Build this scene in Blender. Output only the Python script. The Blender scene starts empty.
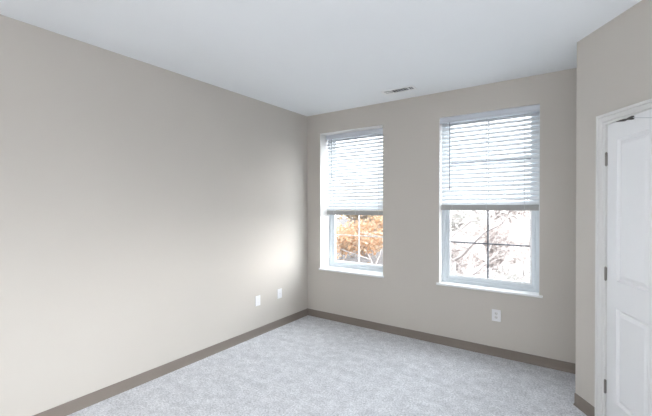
import bpy, bmesh, math, random
from mathutils import Vector, Matrix
R = math.radians
col = bpy.context.scene.collection
scn = bpy.context.scene

# ------------------------------------------------------------ camera
CAM = Vector((3.01374, -3.90168, 1.51716))
YAW, PITCH, ROLL, FPX = R(-34.7026), R(-0.46105), R(-0.08289), 356.383
fwd = Vector((math.sin(YAW)*math.cos(PITCH), math.cos(YAW)*math.cos(PITCH), math.sin(PITCH)))
rgt = Vector((math.cos(YAW), -math.sin(YAW), 0)); upv = rgt.cross(fwd)
r2 = math.cos(ROLL)*rgt + math.sin(ROLL)*upv
u2 = -math.sin(ROLL)*rgt + math.cos(ROLL)*upv
cd = bpy.data.cameras.new('camera'); cam = bpy.data.objects.new('camera', cd); col.objects.link(cam)
cam.matrix_world = Matrix(((r2.x, u2.x, -fwd.x, CAM.x), (r2.y, u2.y, -fwd.y, CAM.y), (r2.z, u2.z, -fwd.z, CAM.z), (0, 0, 0, 1)))
cd.sensor_fit = 'HORIZONTAL'; cd.sensor_width = 36; cd.lens = 36*FPX/652; cd.clip_start = .02; cd.clip_end = 500
scn.camera = cam

# ------------------------------------------------------------ world, sun, exposure
scn.view_settings.view_transform = 'Standard'; scn.view_settings.look = 'None'
scn.view_settings.gamma = 1; scn.view_settings.use_curve_mapping = False
scn.view_settings.exposure = 0.43
w = bpy.data.worlds.new('sky'); scn.world = w; w.use_nodes = True
nt = w.node_tree; bg = nt.nodes['Background']
# hazy bright overcast: even white sky, much brighter towards the hidden sun on the right
SKY, GLOW = 3.4, 14.0
tc = nt.nodes.new('ShaderNodeTexCoord'); dt = nt.nodes.new('ShaderNodeVectorMath'); dt.operation = 'DOT_PRODUCT'
dt.inputs[1].default_value = Vector((.72, .42, .55)).normalized()
nt.links.new(tc.outputs['Generated'], dt.inputs[0])
mr = nt.nodes.new('ShaderNodeMapRange'); mr.interpolation_type = 'SMOOTHSTEP'
mr.inputs['From Min'].default_value = .5; mr.inputs['From Max'].default_value = .95; mr.inputs['To Min'].default_value = SKY; mr.inputs['To Max'].default_value = GLOW
nt.links.new(dt.outputs['Value'], mr.inputs['Value']); nt.links.new(mr.outputs[0], bg.inputs[1])
bg.inputs[0].default_value = (.93, .97, 1, 1)

def sun(name, az_to, elev, strength, angle, colr):
    # az_to: horizontal direction the light travels
    l = bpy.data.lights.new(name, 'SUN'); l.energy = strength; l.angle = R(angle); l.color = colr
    o = bpy.data.objects.new(name, l); col.objects.link(o)
    d = Vector((az_to[0], az_to[1], 0)).normalized()*math.cos(R(elev)); d.z = -math.sin(R(elev))
    o.rotation_euler = d.to_track_quat('-Z', 'Y').to_euler()
    o.location = (2, 8, 6); return o
sun('sun', (-.42, -.91), 3, 5.6, 46, (1, .92, .87))

H = 2.74

# ------------------------------------------------------------ helpers
def tag(o, label=None, cat=None, group=None, kind=None):
    if label: o['label'] = label
    if cat: o['category'] = cat
    if group: o['group'] = group
    if kind: o['kind'] = kind
    return o
def empty(name, loc=(0, 0, 0), rz=0):
    o = bpy.data.objects.new(name, None); col.objects.link(o); o.location = loc; o.rotation_euler = (0, 0, rz)
    o.empty_display_size = .1; return o
class MB:
    def __init__(s): s.bm = bmesh.new()
    def box(s, a, b, mat=None, bev=0, seg=2):
        x0, x1 = sorted((a[0], b[0])); y0, y1 = sorted((a[1], b[1])); z0, z1 = sorted((a[2], b[2]))
        vs = [s.bm.verts.new(v) for v in ((x0,y0,z0),(x1,y0,z0),(x1,y1,z0),(x0,y1,z0),(x0,y0,z1),(x1,y0,z1),(x1,y1,z1),(x0,y1,z1))]
        fs = [s.bm.faces.new([vs[i] for i in q]) for q in ((3,2,1,0),(4,5,6,7),(0,1,5,4),(1,2,6,5),(2,3,7,6),(3,0,4,7))]
        if bev:
            es = list({e for f in fs for e in f.edges})
            r = bmesh.ops.bevel(s.bm, geom=es, offset=bev, segments=seg, profile=.5, affect='EDGES')
            vs = list({v for f in r['faces'] for v in f.verts} | {v for v in vs if v.is_valid})
        if mat:
            for v in vs: v.co = mat @ v.co
        return s
    def prism(s, pts, z0, z1, axis='z', mat=None):
        # pts 2D polygon extruded along axis
        def mk(p, t): return {'z': (p[0], p[1], t), 'x': (t, p[0], p[1]), 'y': (p[0], t, p[1])}[axis]
        A = [s.bm.verts.new(mk(p, z0)) for p in pts]; B = [s.bm.verts.new(mk(p, z1)) for p in pts]
        n = len(pts)
        s.bm.faces.new(A[::-1]); s.bm.faces.new(B)
        for i in range(n): s.bm.faces.new((A[i], A[(i+1) % n], B[(i+1) % n], B[i]))
        if mat:
            for v in A+B: v.co = mat @ v.co
        return s
    def tube(s, pts, rad, n=8, cap=True):
        pts = [Vector(p) for p in pts]
        if not isinstance(rad, (list, tuple)): rad = [rad]*len(pts)
        rings = []
        for i, p in enumerate(pts):
            d = (pts[min(i+1, len(pts)-1)] - pts[max(i-1, 0)]).normalized()
            a = d.orthogonal().normalized() if abs(d.z) > .9 else d.cross(Vector((0, 0, 1))).normalized()
            if abs(d.z) > .9:
                a = d.cross(Vector((0, 1, 0))).normalized()
            b = d.cross(a)
            rings.append([s.bm.verts.new(p + rad[i]*(math.cos(2*math.pi*k/n)*a + math.sin(2*math.pi*k/n)*b)) for k in range(n)])
        for q, t in zip(rings, rings[1:]):
            for k in range(n): s.bm.faces.new((q[k], q[(k+1) % n], t[(k+1) % n], t[k]))
        if cap: s.bm.faces.new(rings[0][::-1]); s.bm.faces.new(rings[-1])
        return s
    def build(s, name, mat, parent=None, smooth=False, bevel=0):
        bmesh.ops.recalc_face_normals(s.bm, faces=s.bm.faces)
        me = bpy.data.meshes.new(name); s.bm.to_mesh(me); s.bm.free()
        if smooth:
            for p in me.polygons: p.use_smooth = True
        o = bpy.data.objects.new(name, me); col.objects.link(o)
        if mat: me.materials.append(mat)
        if parent: o.parent = parent
        if bevel:
            m = o.modifiers.new('bevel', 'BEVEL'); m.width = bevel; m.segments = 2; m.limit_method = 'ANGLE'
        return o

def mat(name, c, rough=.6, metal=0, spec=.5, noise=None, bump=None):
    m = bpy.data.materials.new(name); m.use_nodes = True; nt = m.node_tree; b = nt.nodes['Principled BSDF']
    b.inputs['Base Color'].default_value = (*c, 1); b.inputs['Roughness'].default_value = rough
    b.inputs['Metallic'].default_value = metal; b.inputs['Specular IOR Level'].default_value = spec
    t = nt.nodes.new('ShaderNodeTexCoord')
    if noise:
        sc, amt = noise
        n = nt.nodes.new('ShaderNodeTexNoise'); n.inputs['Scale'].default_value = sc; n.inputs['Detail'].default_value = 4
        nt.links.new(t.outputs['Object'], n.inputs['Vector'])
        r = nt.nodes.new('ShaderNodeValToRGB')
        r.color_ramp.elements[0].position = .3; r.color_ramp.elements[1].position = .7
        r.color_ramp.elements[0].color = (*[v*(1-amt) for v in c], 1); r.color_ramp.elements[1].color = (*[min(1, v*(1+amt)) for v in c], 1)
        nt.links.new(n.outputs['Fac'], r.inputs[0]); nt.links.new(r.outputs[0], b.inputs['Base Color'])
    if bump:
        sc, st, di = bump
        n = nt.nodes.new('ShaderNodeTexNoise'); n.inputs['Scale'].default_value = sc; n.inputs['Detail'].default_value = 3
        nt.links.new(t.outputs['Object'], n.inputs['Vector'])
        u = nt.nodes.new('ShaderNodeBump'); u.inputs['Strength'].default_value = st; u.inputs['Distance'].default_value = di
        nt.links.new(n.outputs['Fac'], u.inputs['Height']); nt.links.new(u.outputs[0], b.inputs['Normal'])
    return m

M = {}
M['wall'] = mat('greige_paint', (.598, .562, .520), .75, spec=.25, noise=(1.2, .012), bump=(260, .10, .002))
M['ceiling'] = mat('ceiling_paint', (.88, .905, .93), .85, spec=.2, noise=(1.0, .01), bump=(180, .12, .002))
M['base'] = mat('taupe_vinyl', (.235, .20, .176), .42, spec=.45, noise=(3, .03))
M['trim'] = mat('white_trim_paint', (.76, .755, .745), .38, spec=.45, noise=(2, .01))
M['door'] = mat('white_door_paint', (.88, .885, .90), .38, spec=.45, noise=(2, .01))
M['sill'] = mat('white_sill', (.86, .87, .88), .35, spec=.5, noise=(3, .01))
M['reveal'] = mat('white_return_paint', (.80, .795, .78), .7, spec=.3, noise=(2, .01))
M['vinyl'] = mat('window_vinyl', (.70, .75, .80), .4, spec=.45, noise=(3, .01))
M['bead'] = mat('white_glazing_bead', (.88, .90, .92), .35, noise=(3, .01))
M['grid_backlit'] = mat('backlit_grid', (.17, .19, .22), .45, noise=(3, .02))  # same grid as the other window, backlit shade painted into the colour
M['grid_white'] = mat('white_grid', (.86, .86, .86), .4, noise=(3, .02))
M['rail'] = mat('shaded_bottom_rail', (.40, .40, .395), .5, noise=(3, .02))  # rail darkened in colour to carry its backlit shade
M['valance'] = mat('valance_white', (.66, .695, .755), .4, noise=(3, .01))
M['cord'] = mat('cord_white', (.62, .64, .66), .7, noise=(30, .05))
M['wand'] = mat('clear_grey_wand', (.33, .34, .37), .25, noise=(10, .03))
M['nickel'] = mat('satin_nickel', (.24, .225, .21), .38, metal=.8, noise=(20, .05))
M['dark'] = mat('wedge_dark', (.06, .055, .05), .45, metal=.4, noise=(20, .05))
M['plate'] = mat('white_plate', (.86, .86, .88), .3, noise=(5, .01))
M['slot'] = mat('slot_dark', (.05, .05, .05), .6, noise=(5, .05))
M['duct'] = mat('duct_shade', (.03, .035, .045), .8, noise=(5, .05))
M['vent'] = mat('vent_enamel', (.90, .90, .91), .4, noise=(5, .01))
M['concrete'] = mat('exterior_render', (.55, .52, .48), .9, noise=(3, .08))

# carpet: cut pile, flecked
m = bpy.data.materials.new('carpet'); m.use_nodes = True; nt = m.node_tree; b = nt.nodes['Principled BSDF']; M['carpet'] = m
b.inputs['Roughness'].default_value = .95; b.inputs['Specular IOR Level'].default_value = .15
t = nt.nodes.new('ShaderNodeTexCoord')
def nz(sc, det=4, rough=.6):
    n = nt.nodes.new('ShaderNodeTexNoise'); n.inputs['Scale'].default_value = sc; n.inputs['Detail'].default_value = det; n.inputs['Roughness'].default_value = rough
    nt.links.new(t.outputs['Object'], n.inputs['Vector']); return n
def ramp(src, p0, c0, p1, c1):
    r = nt.nodes.new('ShaderNodeValToRGB'); r.color_ramp.elements[0].position = p0; r.color_ramp.elements[1].position = p1
    r.color_ramp.elements[0].color = (*c0, 1); r.color_ramp.elements[1].color = (*c1, 1); nt.links.new(src, r.inputs[0]); return r
def mul(a, c, fac=1.0):
    x = nt.nodes.new('ShaderNodeMix'); x.data_type = 'RGBA'; x.blend_type = 'MULTIPLY'; x.inputs['Factor'].default_value = fac
    nt.links.new(a, x.inputs['A']); nt.links.new(c, x.inputs['B']); return x.outputs['Result']
fine = ramp(nz(70, 5, .75).outputs['Fac'], .36, (.54, .55, .585), .60, (.95, .96, 1.0))
patch = ramp(nz(11, 6, .7).outputs['Fac'], .38, (.82, .82, .825), .60, (1, 1, 1))
mps = nt.nodes.new('ShaderNodeMapping'); mps.inputs['Rotation'].default_value = (0, 0, R(35)); mps.inputs['Scale'].default_value = (.9, 4.5, 1)
nt.links.new(t.outputs['Object'], mps.inputs['Vector'])
sn = nt.nodes.new('ShaderNodeTexNoise'); sn.inputs['Scale'].default_value = 3; sn.inputs['Detail'].default_value = 3; nt.links.new(mps.outputs[0], sn.inputs['Vector'])
streak = ramp(sn.outputs['Fac'], .4, (.94, .94, .945), .6, (1, 1, 1))
nt.links.new(mul(mul(fine.outputs[0], patch.outputs[0]), streak.outputs[0]), b.inputs['Base Color'])
u = nt.nodes.new('ShaderNodeBump'); u.inputs['Strength'].default_value = .7; u.inputs['Distance'].default_value = .008
nt.links.new(nz(120, 5, .7).outputs['Fac'], u.inputs['Height']); nt.links.new(u.outputs[0], b.inputs['Normal'])

# slats: slightly translucent white
m = bpy.data.materials.new('blind_slat'); m.use_nodes = True; nt = m.node_tree; b = nt.nodes['Principled BSDF']; M['slat'] = m
b.inputs['Base Color'].default_value = (.87, .90, .93, 1); b.inputs['Roughness'].default_value = .4
tl = nt.nodes.new('ShaderNodeBsdfTranslucent'); tl.inputs[0].default_value = (.86, .92, .98, 1)
mx = nt.nodes.new('ShaderNodeMixShader'); mx.inputs[0].default_value = .12
nt.links.new(b.outputs[0], mx.inputs[1]); nt.links.new(tl.outputs[0], mx.inputs[2]); nt.links.new(mx.outputs[0], nt.nodes['Material Output'].inputs[0])
# glass
m = bpy.data.materials.new('window_glass'); m.use_nodes = True; nt = m.node_tree; nt.nodes.remove(nt.nodes['Principled BSDF']); M['glass'] = m
tr = nt.nodes.new('ShaderNodeBsdfTransparent'); tr.inputs[0].default_value = (.96, .97, .97, 1)
gl = nt.nodes.new('ShaderNodeBsdfGlossy'); gl.inputs[1].default_value = .02
mx = nt.nodes.new('ShaderNodeMixShader'); mx.inputs[0].default_value = .06
nt.links.new(tr.outputs[0], mx.inputs[1]); nt.links.new(gl.outputs[0], mx.inputs[2]); nt.links.new(mx.outputs[0], nt.nodes['Material Output'].inputs[0])

# ------------------------------------------------------------ room plan
P1 = Vector((3.03468, -0.60903, 0)); A = 0.605969
dw = Vector((math.sin(A), -math.cos(A), 0))      # along the angled wall, towards the camera side
nw = Vector((-math.cos(A), -math.sin(A), 0))     # its normal, into the room
T = .14                                          # wall thickness
XR, YB = 4.02, -5.6
Wm = Matrix(((dw.x, -nw.x, 0, P1.x), (dw.y, -nw.y, 0, P1.y), (0, 0, 1, 0), (0, 0, 0, 1)))   # local x along wall, y into the closet
tend = (XR - P1.x)/dw.x
yr = P1.y + dw.y*tend

def struct(o): o['kind'] = 'structure'; return o
OUT = .30
W1 = dict(x0=.218, x1=1.143, z0=.667, z1=2.478, fd=.215, bd=.165, vf=.130)
W2 = dict(x0=1.816, x1=2.758, z0=.667, z1=2.469, fd=.100, bd=.052, vf=.012)

struct(MB().box((-.3, YB-.3, -.12), (5.6, OUT, 0)).build('floor', M['carpet']))
struct(MB().box((-.3, YB-.3, H), (5.6, OUT, H+.15)).build('ceiling', M['ceiling']))
struct(MB().box((-.2, YB-.2, 0), (0, OUT, H)).build('wall_left', M['wall']))
b_ = MB()
xs = [0, W1['x0'], W1['x1'], W2['x0'], W2['x1'], 5.6]
b_.box((xs[0], 0, 0), (xs[1], OUT, H)); b_.box((xs[2], 0, 0), (xs[3], OUT, H)); b_.box((xs[4], 0, 0), (xs[5], OUT, H))
for q in (W1, W2):
    b_.box((q['x0'], 0, 0), (q['x1'], OUT, q['z0']-.022)); b_.box((q['x0'], 0, q['z1']), (q['x1'], OUT, H))
struct(b_.build('wall_back', M['wall']))
struct(MB().box((0, YB-.2, 0), (XR+.2, YB, H)).build('wall_front', M['wall']))
# angled closet wall with its doorway, and the return that runs to the back wall
D0, D1, DH = .284, 1.180, 2.062
b_ = MB()
b_.box((0, 0, 0), (D0, T, H), Wm); b_.box((D1, 0, 0), (tend, T, H), Wm); b_.box((D0, 0, DH), (D1, T, H), Wm)
struct(b_.build('wall_right', M['wall']))
ret = abs(P1.y)/ (math.sin(A))
b_ = MB(); b_.box((0, T, 0), (.12, ret+.1, H), Wm)
struct(b_.build('wall_closet', M['wall']))
S0, S1, SZ0, SZ1 = -3.5, -2.12, .28, 1.98          # unseen side window, added to light the room from the right
b_ = MB(); b_.box((XR, YB, 0), (XR+.2, S0, H)); b_.box((XR, S1, 0), (XR+.2, yr, H)); b_.box((XR, S0, 0), (XR+.2, S1, SZ0)); b_.box((XR, S0, SZ1), (XR+.2, S1, H))
struct(b_.build('wall_door', M['wall']))
b_ = MB(); b_.box((.12, .80, 0), (tend+.4, .90, H), Wm); b_.box((tend+.05, T, 0), (tend+.15, .80, H), Wm)
struct(b_.build('wall_cupboard', M['wall']))

# baseboards (vinyl cove base: flat face, small toe)
BH = .089
def cove(p, q, n, name):
    """profile swept from p to q; n = normal into the room"""
    p, q, n = Vector(p), Vector(q), Vector(n)
    prof = [(0, 0), (.016, 0), (.015, .004), (.009, .012), (.007, .022), (.007, BH-.004), (.004, BH), (0, BH)]
    bm = MB(); A_ = [bm.bm.verts.new(p + n*a + Vector((0, 0, b))) for a, b in prof]; B_ = [bm.bm.verts.new(q + n*a + Vector((0, 0, b))) for a, b in prof]
    k = len(prof); bm.bm.faces.new(A_); bm.bm.faces.new(B_[::-1])
    for i in range(k): bm.bm.faces.new((A_[i], A_[(i+1) % k], B_[(i+1) % k], B_[i]))
    return struct(bm.build(name, M['base']))
cove((0, YB, 0), (0, 0, 0), (1, 0, 0), 'baseboard_left')
cove((0, 0, 0), (P1.x+ret*math.cos(A), 0, 0), (0, -1, 0), 'baseboard_back')
cove(P1, P1+dw*(D0-.069), nw, 'baseboard_right')
cove(P1+dw*(D1+.069), P1+dw*tend, nw, 'baseboard_door')

# ------------------------------------------------------------ windows
def make_window(q, name, gridm, horn):
    x0, x1, z0, z1, fd = q['x0'], q['x1'], q['z0'], q['z1'], q['fd']
    root = struct(empty(name, ((x0+x1)/2, fd, z0)))
    off = Matrix.Translation(-Vector(root.location))
    def P(nm, mb, mt, par=None, bevel=0):
        mb.bm.transform(off); return mb.build(nm, mt, par or root, bevel=bevel)
    # white plaster returns lining the opening
    l = MB(); e = .002
    l.box((x0-.001, .0005, z0), (x0+e, fd, z1)); l.box((x1-e, .0005, z0), (x1+.001, fd, z1)); l.box((x0, .0005, z1-e), (x1, fd, z1+.001))
    P('window_return', l, M['reveal'])
    s = MB(); s.box((x0+.001, 0, z0-.022), (x1-.001, fd+.03, z0)); s.box((x0-horn, -.024, z0-.022), (x1+horn, 0, z0))
    bmesh.ops.remove_doubles(s.bm, verts=s.bm.verts, dist=1e-6)
    P('window_sill', s, M['sill'], bevel=.004)
    # outer frame
    fw = .040; f = MB()
    f.box((x0, fd, z0), (x0+fw, OUT, z1)); f.box((x1-fw, fd, z0), (x1, OUT, z1)); f.box((x0+fw, fd, z1-.02), (x1-fw, OUT, z1)); f.box((x0+fw, fd, z0), (x1-fw, OUT, z0+.030))
    P('window_frame', f, M['vinyl'], bevel=.003)
    zm = z0 + .84
    def sash(nm, za, zb, ya, yb, low):
        a, b = x0+fw+.001, x1-fw-.001; sw = .030
        s = MB(); s.box((a, ya, za), (a+sw, yb, zb)); s.box((b-sw, ya, za), (b, yb, zb)); s.box((a+sw, ya, za), (b-sw, yb, za+.036)); tr_ = .04 if low else .022; s.box((a+sw, ya, zb-tr_), (b-sw, yb, zb))
        so = P(nm, s, M['vinyl'], bevel=.003)
        a2, b2, c2, d2 = a+sw, b-sw, za+.036, zb-tr_; bw = .016
        g = MB(); yc = (ya+yb)/2
        for (p, r) in (((a2, c2), (a2+bw, d2)), ((b2-bw, c2), (b2, d2)), ((a2+bw, c2), (b2-bw, c2+bw)), ((a2+bw, d2-bw), (b2-bw, d2))):
            g.box((p[0], ya+.006, p[1]), (r[0], yc+.012, r[1]))
        P('glazing_bead', g, M['bead'], so)
        P('pane', MB().box((a2+.004, yc-.002, c2+.004), (b2-.004, yc+.002, d2-.004)), M['glass'], so)
        mb = MB(); xc = (a2+b2)/2; zc = (c2+d2)/2
        mb.box((xc-.008, yc-.012, c2+bw), (xc+.008, yc-.003, d2-bw)); mb.box((a2+bw, yc-.012, zc-.007), (xc-.008, yc-.003, zc+.007)); mb.box((xc+.008, yc-.012, zc-.007), (b2-bw, yc-.003, zc+.007))
        P('window_grid', mb, gridm, so)
        return so
    lo = sash('lower_sash', z0+.031, zm+.02, fd+.008, fd+.040, True)
    sash('upper_sash', zm-.02, z1-.021, fd+.046, fd+.078, False)
    lk = MB(); xc = (x0+x1)/2; lk.box((xc-.03, fd+.010, zm+.0205), (xc+.03, fd+.035, zm+.032)); lk.box((xc-.006, fd-.004, zm+.032), (xc+.022, fd+.02, zm+.040))
    P('sash_lock', lk, M['bead'], lo, bevel=.002)
    return root
make_window(W1, 'window_1', M['grid_white'], .014)
make_window(W2, 'window_2', M['grid_backlit'], .028)

w3 = struct(empty('window_fill', (XR+.14, (S0+S1)/2, SZ0))); off3 = Matrix.Translation(-Vector(w3.location))  # added window out of view, lets in fill daylight
f = MB(); fw = .05; xa, xb = XR+.12, XR+.17; ym = (S0+S1)/2
f.box((xa, S0, SZ0), (xb, S0+fw, SZ1)); f.box((xa, S1-fw, SZ0), (xb, S1, SZ1)); f.box((xa, S0+fw, SZ0), (xb, S1-fw, SZ0+fw)); f.box((xa, S0+fw, SZ1-fw), (xb, S1-fw, SZ1)); f.box((xa, ym-.03, SZ0+fw), (xb, ym+.03, SZ1-fw))
f.bm.transform(off3); f.build('window_frame', M['vinyl'], w3, bevel=.003)
for a, b in ((S0+fw, ym-.03), (ym+.03, S1-fw)):
    f = MB().box((xa+.022, a+.001, SZ0+fw+.001), (xa+.026, b-.001, SZ1-fw-.001)); f.bm.transform(off3); f.build('pane', M['glass'], w3)
f = MB().box((XR-.02, S0-.02, SZ0), (xa, S1+.02, SZ0+.02)); f.bm.transform(off3)
f.build('window_sill', M['sill'], w3, bevel=.004)

# ------------------------------------------------------------ blinds
def make_blind(q, zb, label, tilt, wx, wlen):
    x0, x1 = q['x0']+.008, q['x1']-.008; y = q['bd']; z1 = q['z1']
    root = empty('window_blind', ((x0+x1)/2, y, zb))
    tag(root, label, 'window blind', 'blinds in the window recesses')
    off = Matrix.Translation(-Vector(root.location))
    def P(nm, mb, mt, smooth=False, par=None, bevel=0):
        mb.bm.transform(off); return mb.build(nm, mt, par or root, smooth=smooth, bevel=bevel)
    P('head_rail', MB().box((x0, y-.026, z1-.052), (x1, y+.026, z1-.004)), M['valance'])
    v = MB(); vf = q['vf']
    prof = [(vf+.010, z1-.002), (vf+.003, z1-.004), (vf, z1-.010), (vf+.002, z1-.022), (vf+.001, z1-.045), (vf-.003, z1-.058), (vf-.003, z1-.066), (vf+.010, z1-.066)]
    v.prism(prof, x0-.005, x1+.005, 'x')
    P('valance', v, M['valance'])
    top = z1-.075; pitch = .0455; n = int((top-zb-.040)/pitch)+1
    pitch = (top-zb-.082)/(n-1)
    s = MB(); hw = .025; ta = R(tilt)
    for i in range(n):
        zc = top - .008 - i*pitch
        g = []
        for k in range(5):
            tt = -1+2*k/4; crown = .0035*(1-tt*tt)
            yy = tt*hw; g.append((y + yy*math.cos(ta) - crown*math.sin(ta), zc + yy*math.sin(ta) + crown*math.cos(ta)))
        th = .0026
        poly = g + [(a+math.sin(ta)*th, c-math.cos(ta)*th) for a, c in g[::-1]]
        s.prism(poly, x0+.002, x1-.002, 'x')
    so = P('slats', s, M['slat'])
    r = MB(); r.box((x0+.001, y-.020, zb-.006), (x1-.001, y+.020, zb+.050))
    P('bottom_rail', r, M['rail'], bevel=.004)
    for fx in (.13, .5, .87):
        c = MB(); xx = x0+(x1-x0)*fx
        for yy in (y-.027, y+.027): c.box((xx-.0012, yy-.0008, zb+.01), (xx+.0012, yy+.0008, z1-.05))
        P('ladder_cord', c, M['cord'])
    c = MB(); c.tube([(wx, q['vf']-.008, z1-.066), (wx, q['vf']-.010, z1-.10), (wx+.001, q['vf']-.010, z1-wlen)], .0042, 6); c.tube([(wx+.001, q['vf']-.010, z1-wlen), (wx+.001, q['vf']-.010, z1-wlen-.05)], .0055, 6)
    P('tilt_wand', c, M['wand'])
    return root
make_blind(W1, 1.392, 'white horizontal blind in the left window nearest the room corner', 48, .325, .55)
make_blind(W2, 1.468, 'white horizontal blind in the right window above the wall outlet', 48, 1.925, .74)

# ------------------------------------------------------------ door in the angled wall
jm = MB()
JT = .015
jm.box((D0, -.001, 0), (D0+JT, T, DH), Wm); jm.box((D1-JT, -.001, 0), (D1, T, DH), Wm); jm.box((D0+JT, -.001, DH-.009), (D1-JT, T, DH), Wm)
jm.box((D0+JT, .045, 0), (D0+JT+.011, .08, DH-.009), Wm); jm.box((D1-JT-.011, .045, 0), (D1-JT, .08, DH-.009), Wm); jm.box((D0+JT+.011, .045, DH-.02), (D1-JT-.011, .08, DH-.009), Wm)
struct(jm.build('trim_1', M['trim']))
# casing: mitred, stepped profile (distance from opening, projection)
cs = MB(); prof = [(-.006, 0), (-.006, .008), (.000, .011), (.008, .011), (.013, .006), (.018, .013), (.040, .016), (.045, .011), (.050, .020), (.064, .020), (.067, .016), (.067, 0)]
path = [(D0, 0, (-1, 0)), (D0, DH, (-1, 1)), (D1, DH, (1, 1)), (D1, 0, (1, 0))]
rings = []
for (px, pz, (ox, oz)) in path:
    rings.append([cs.bm.verts.new(Wm @ Vector((px+ox*a, -b, pz+oz*a))) for a, b in prof])
k = len(prof)
for q_, t_ in zip(rings, rings[1:]):
    for i in range(k): cs.bm.faces.new((q_[i], q_[(i+1) % k], t_[(i+1) % k], t_[i]))
cs.bm.faces.new(rings[0]); cs.bm.faces.new(rings[-1][::-1])
struct(cs.build('trim_2', M['trim']))

OPEN = R(10.5)
hinge = P1 + dw*(D0+JT+.0055)
da = -(math.pi/2 - A) - OPEN    # heading of the leaf
ang0 = math.atan2(dw.y, dw.x)
door = struct(empty('door_1', (hinge.x+nw.x*.004, hinge.y+nw.y*.004, 0), ang0 - OPEN))
# local x along leaf, local -y .. room side is nw: rotate so that -(-y)
LW, LH, LT = .868, 2.050, .040
# in the door's local frame the room side is -y (nw is dw turned clockwise by 90 deg)
def leaf():
    bm = bmesh.new()
    xsn = [0, .098, .396, .472, .770, LW]; zsn = [.012, .232, .848, 1.022, 1.943, LH]
    def grid(y, flip):
        V = [[bm.verts.new((x, y, z)) for z in zsn] for x in xsn]
        for i in range(5):
            for j in range(5):
                qd = [V[i][j], V[i+1][j], V[i+1][j+1], V[i][j+1]]
                if flip: qd = qd[::-1]
                f = bm.faces.new(qd)
                if i in (1, 3) and j in (1, 3): pan.append((f, 1 if flip else -1))
        return V
    pan = []
    F = grid(0, False); B = grid(LT, True)
    def strip(a, b):
        for i in range(len(a)-1): bm.faces.new((a[i], b[i], b[i+1], a[i+1]))
    strip(F[0], B[0]); strip(B[-1], F[-1]); strip([r_[0] for r_ in B], [r_[0] for r_ in F]); strip([r_[-1] for r_ in F], [r_[-1] for r_ in B])
    bmesh.ops.recalc_face_normals(bm, faces=bm.faces)
    for f, sgn in pan:
        for th, dep in ((.002, .0), (.002, -.004), (.012, -.011), (.005, .0), (.003, .004), (.020, .007)):
            bmesh.ops.inset_region(bm, faces=[f], thickness=th, depth=dep, use_even_offset=True)
    return bm
lb = MB(); lb.bm.free(); lb.bm = leaf()
lo = lb.build('door_leaf', M['door'], door)
for hz in (1.824, 1.054, .292):
    h = MB(); h.tube([(-.006, -.006, hz-.044), (-.006, -.006, hz-.016)], .0068, 10); h.tube([(-.006, -.006, hz-.0155), (-.006, -.006, hz+.0135)], .0068, 10); h.tube([(-.006, -.006, hz+.014), (-.006, -.006, hz+.042)], .0068, 10)
    h.tube([(-.006, -.006, hz-.049), (-.006, -.006, hz+.047)], .0035, 8)
    h.box((-.0055, -.0012, hz-.044), (.0, .028, hz+.042))
    h.build('hinge', M['nickel'], door, smooth=False)
hd = MB(); hx = LW-.065; hd.tube([(hx, 0, .95), (hx, -.008, .95)], .028, 20); hd.tube([(hx, -.008, .95), (hx, -.045, .95)], .010, 12); hd.tube([(hx, -.045, .95), (hx-.05, -.05, .95), (hx-.11, -.047, .948)], [.010, .009, .007], 10)
hd.build('door_handle', M['nickel'], door, smooth=True)
# dark wedge and thin pale rod at the head of the leaf
hk = MB(); hk.prism([(.100, 2.0485), (.160, 2.049), (.190, 2.047), (.215, 2.044), (.240, 2.047), (.264, 2.049), (.270, 2.042), (.268, 2.026), (.245, 2.028), (.215, 2.036), (.180, 2.035), (.130, 2.043)], -.014, -.001, 'y')
hk.build('head_wedge', M['dark'], door, bevel=.002)
ar = MB(); ar.tube([(.268, -.008, 2.036), (.42, -.008, 1.999), (.60, -.008, 1.955)], .0022, 6)
ar.build('head_rod', M['cord'], door)

# ------------------------------------------------------------ ceiling register
vx0, vx1, vy0, vy1 = 1.305, 1.668, -.405, -.262
vent = empty('ceiling_vent', ((vx0+vx1)/2, (vy0+vy1)/2, H)); tag(vent, 'small white louvred air register on the ceiling near the windows', 'vent')
off = Matrix.Translation(-Vector(vent.location))
f = MB(); bw = .026; z0 = H-.007
f.box((vx0, vy0, z0), (vx1, vy0+bw, H-.0002)); f.box((vx0, vy1-bw, z0), (vx1, vy1, H-.0002)); f.box((vx0, vy0+bw, z0), (vx0+bw, vy1-bw, H-.0002)); f.box((vx1-bw, vy0+bw, z0), (vx1, vy1-bw, H-.0002))
x_d = [vx0+.105, vx1-.075]
for x in x_d: f.box((x-.004, vy0+bw, z0), (x+.004, vy1-bw, H-.0002))
f.bm.transform(off); f.build('vent_frame', M['vent'], vent, bevel=.002)
g = MB().box((vx0+bw, vy0+bw, H-.0012), (vx1-bw, vy1-bw, H-.0003)); g.bm.transform(off); g.build('vent_shade', M['duct'], vent)  # black sheet standing in for the shade behind the louvres
def louvre(xa, xb, n, tilt, width, nm='louvre'):
    for i in range(n):
        x = xa+(xb-xa)*(i+.5)/n
        l = MB(); mt = Matrix.Translation((x, 0, H-.0095)) @ Matrix.Rotation(R(tilt), 4, 'Y')
        l.box((-width/2, vy0+bw, -.0006), (width/2, vy1-bw, .0006), mt); l.bm.transform(off); l.build(nm, M['vent'], vent)
louvre(vx0+bw, x_d[0]-.004, 6, 12, .0118); louvre(x_d[0]+.004, x_d[1]-.004, 6, -80, .006); louvre(x_d[1]+.004, vx1-bw, 2, -80, .006)

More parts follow.
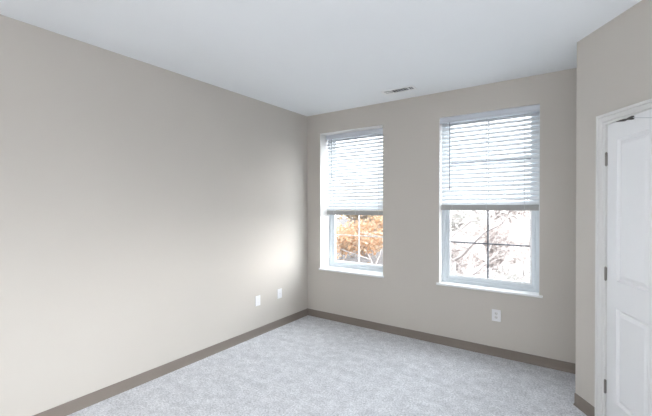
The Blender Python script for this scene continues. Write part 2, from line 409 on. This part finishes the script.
# ------------------------------------------------------------ wall plates
def wall_plate(name, loc, rz, label, w_, h_, kind):
    root = empty(name, loc, rz); tag(root, label, 'outlet' if kind == 'duplex' else 'wall plate')
    MB().box((-w_/2, -.006, -h_/2), (w_/2, -.0003, h_/2), bev=.0025).build('cover_plate', M['plate'], root)
    if kind == 'duplex':
        for sz in (-1, 1):
            rc = MB()
            pts = [(.0165*math.cos(t_)*1.0, max(-.0125, min(.0125, .0165*math.sin(t_))) + sz*.0195) for t_ in [2*math.pi*i/20 for i in range(20)]]
            rc.prism(pts, -.0085, -.006, 'y'); r_ = rc.build('receptacle', M['trim'], root)
            sl = MB(); sl.box((-.0075, -.0089, sz*.0195-.001), (-.0055, -.0084, sz*.0195+.008)); sl.box((.0055, -.0089, sz*.0195), (.0075, -.0084, sz*.0195+.007)); sl.tube([(0, -.0084, sz*.0195-.007), (0, -.0089, sz*.0195-.007)], .0025, 8)
            sl.build('slot', M['slot'], r_)
        MB().tube([(0, -.006, 0), (0, -.0072, 0)], .003, 8).build('screw', M['cord'], root)
    else:
        for sz in (-1, 1): MB().tube([(0, -.006, sz*.021), (0, -.0070, sz*.021)], .003, 8).build('screw', M['cord'], root)
        if kind == 'jack': MB().tube([(0, -.006, 0), (0, -.012, 0)], .005, 10).build('jack', M['cord'], root)
    return root
wall_plate('electrical_outlet', (2.387, 0, .410), 0, 'white electrical outlet on the back wall below the right window', .082, .118, 'duplex')
wall_plate('wall_plate', (0, -.950, .405), R(90), 'white wall plate on the left wall, the one farther from the corner', .078, .118, 'plain')
wall_plate('wall_plate', (0, -.575, .412), R(90), 'white wall plate on the left wall, the one nearer the corner', .078, .118, 'jack')

# ------------------------------------------------------------ added fill lamp, unseen behind the camera
lamp = empty('fill_lamp', (3.0, -5.0, 0)); tag(lamp, 'added fill lamp with a round glowing globe on a slim pole, unseen behind the viewpoint', 'lamp')
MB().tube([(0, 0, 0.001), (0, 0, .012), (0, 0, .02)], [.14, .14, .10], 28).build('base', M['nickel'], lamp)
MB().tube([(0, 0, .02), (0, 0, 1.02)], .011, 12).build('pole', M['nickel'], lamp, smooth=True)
gm = bpy.data.materials.new('fill_globe'); gm.use_nodes = True; gb = gm.node_tree.nodes['Principled BSDF']
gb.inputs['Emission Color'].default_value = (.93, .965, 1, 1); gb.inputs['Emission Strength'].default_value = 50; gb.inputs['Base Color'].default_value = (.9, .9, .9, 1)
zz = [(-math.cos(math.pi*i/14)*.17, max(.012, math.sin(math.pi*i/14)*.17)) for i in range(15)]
MB().tube([(0, 0, 1.15+a) for a, r_ in zz], [r_ for a, r_ in zz], 32).build('fill_shade', gm, lamp, smooth=True)

# ------------------------------------------------------------ outside
GZ = -3.4
gnd = mat('leaf_litter', (.066, .058, .058), .95, noise=(1.2, .16))
struct(MB().box((-90, -90, GZ-.3), (90, 110, GZ)).build('ground', gnd))
random.seed(7)
def leaf_mat(nm, c0, c1):
    m = bpy.data.materials.new(nm); m.use_nodes = True; nt = m.node_tree; b = nt.nodes['Principled BSDF']
    g = nt.nodes.new('ShaderNodeNewGeometry'); r = nt.nodes.new('ShaderNodeValToRGB')
    r.color_ramp.elements[0].color = (*c0, 1); r.color_ramp.elements[1].color = (*c1, 1)
    nt.links.new(g.outputs['Random Per Island'], r.inputs[0]); nt.links.new(r.outputs[0], b.inputs['Base Color']); b.inputs['Roughness'].default_value = .7
    tl = nt.nodes.new('ShaderNodeBsdfTranslucent'); nt.links.new(r.outputs[0], tl.inputs[0])
    mx = nt.nodes.new('ShaderNodeMixShader'); mx.inputs[0].default_value = .45
    nt.links.new(b.outputs[0], mx.inputs[1]); nt.links.new(tl.outputs[0], mx.inputs[2]); nt.links.new(mx.outputs[0], nt.nodes['Material Output'].inputs[0])
    return m
M['bark'] = mat('grey_bark', (.42, .38, .37), .9, noise=(6, .2))
M['l_orange'] = leaf_mat('orange_leaves', (.50, .27, .14), (.50, .39, .28))
M['l_gold'] = leaf_mat('gold_leaves', (.50, .36, .22), (.48, .43, .36))
M['l_pink'] = leaf_mat('hazed_pink_leaves', (.49, .425, .41), (.50, .465, .45))  # paled so the leaf colour carries outdoor haze and glare
M['l_pale'] = leaf_mat('pale_grey_leaves', (.49, .485, .465), (.50, .465, .45))
def tree(x, y, h, spread, leafm, nleaf, ls, label, bare=False):
    root = empty('bare_tree' if bare else 'tree', (x, y, GZ)); tag(root, label, 'tree', 'trees outside the windows')
    tb = MB(); tips = []
    def br(p, d, ln, rad, lev):
        pts = [p]; q = p.copy(); dd = d.copy()
        for i in range(4):
            dd = (dd + Vector((random.uniform(-.18, .18), random.uniform(-.18, .18), random.uniform(-.02, .12)))).normalized()
            q = q + dd*ln/4; pts.append(q.copy())
        tb.tube(pts, [rad*(1-.14*i) for i in range(5)], 5 if lev else 8)
        if lev >= (4 if bare else 3): tips.append(q); return
        for i in range(3 if lev else 5):
            a = random.uniform(0, 6.28); up = random.uniform(.25, 1.0)
            nd = (Vector((math.cos(a), math.sin(a), 0))*random.uniform(.6, 1.1) + dd*up).normalized()
            br(pts[random.choice((2, 3, 4, 4))], nd, ln*random.uniform(.55, .72), rad*.5, lev+1)
    br(Vector((0, 0, 0)), Vector((0, 0, 1)), h*.42, (.013 if bare else .024)*h, 0)
    tb.build('trunk', M['bark'], root, smooth=True)
    if nleaf:
        f = MB(); per = max(1, nleaf//len(tips))
        for t_ in tips:
            for _ in range(per):
                c = t_ + Vector((random.gauss(0, spread), random.gauss(0, spread), random.gauss(0, spread*.7)))
                a = Vector((random.gauss(0, 1), random.gauss(0, 1), random.gauss(0, 1))).normalized(); bq = a.orthogonal().normalized(); s_ = ls*random.uniform(.6, 1.3)
                f.bm.faces.new([f.bm.verts.new(c+v) for v in (a*s_, bq*s_*.6, -a*s_, -bq*s_*.6)])
        f.build('foliage', leafm, root)
    return root
def shrub(x, y, r, hz, leafm, n, ls, label):
    root = empty('shrub', (x, y, GZ)); tag(root, label, 'shrub', 'shrubs outside the windows')
    f = MB(); st = MB()
    for _ in range(9):
        a = random.uniform(0, 6.28); st.tube([(0, 0, 0), (math.cos(a)*r*.3, math.sin(a)*r*.3, hz*.5), (math.cos(a)*r*.6, math.sin(a)*r*.6, hz*.85)], [.04, .025, .012], 5)
    st.build('stem', M['bark'], root)
    for _ in range(n):
        a = random.uniform(0, 6.28); e = math.asin(random.uniform(-.1, 1)); rr = random.uniform(.75, 1.05)*(1+.12*math.sin(5*a)+.1*math.sin(7*e+a))
        c = Vector((math.cos(a)*math.cos(e)*r*rr, math.sin(a)*math.cos(e)*r*rr, max(.02, hz*(.12+.88*math.sin(max(e, 0))*rr))))
        a_ = Vector((random.gauss(0, 1), random.gauss(0, 1), random.gauss(0, 1))).normalized(); bq = a_.orthogonal().normalized(); s_ = ls*random.uniform(.6, 1.3)
        f.bm.faces.new([f.bm.verts.new(c+v) for v in (a_*s_, bq*s_*.6, -a_*s_, -bq*s_*.6)])
    f.build('foliage', leafm, root); return root

def along(k, dist):   # point outside on the sight line whose x/y slope is k, at depth y=dist
    return CAM.x - (dist-CAM.y)*k
# seen through the left window: k from .47 to .68
for k_, y, h, lm, lab in ((.50, 15, 5.6, 'l_orange', 'orange autumn tree at the right in the left window'), (.585, 25, 8.0, 'l_gold', 'golden autumn tree in the middle of the left window'),
                        (.66, 38, 10.5, 'l_orange', 'orange autumn tree at the left in the left window')):
    tree(along(k_, y), y, h, .065*h, M[lm], 5200, .0075*y, lab)
shrub(along(.53, 10.5), 10.5, 1.1, 1.2, M['l_pink'], 2600, .09, 'pale pink shrub below the autumn trees, right of the other in the left window')
shrub(along(.65, 8), 8, .9, 1.0, M['l_gold'], 2200, .08, 'pale golden shrub below the autumn trees, left in the left window')
# right window: stand-in planting, haze painted into the pale leaf colours
shrub(along(.12, 9.2), 9.2, 1.35, 2.8, M['l_pale'], 9000, .075, 'pale grey shrub at the right in the right window, nearest the glass')
shrub(along(.26, 12.5), 12.5, 1.6, 3.2, M['l_pink'], 10000, .09, 'hazy pale pink shrub at the left in the right window')
shrub(along(.16, 17.6), 17.6, 2.7, 3.9, M['l_pink'], 10000, .12, 'wide hazy pale pink shrub seen in the middle of the right window')
shrub(along(.26, 24), 24, 3.2, 4.6, M['l_pale'], 9000, .16, 'large pale round shrub far back at the left in the right window')
shrub(along(.14, 34), 34, 4.4, 5.0, M['l_pink'], 9000, .22, 'large hazy pale pink shrub farthest back in the right window')
tree(along(.27, 7.5), 7.5, 8.0, .3, None, 0, .1, 'bare grey tree close outside the right window', bare=True)
tree(along(.10, 46), 46, 15.0, .3, None, 0, .1, 'bare grey tree farther off outside the right window', bare=True)
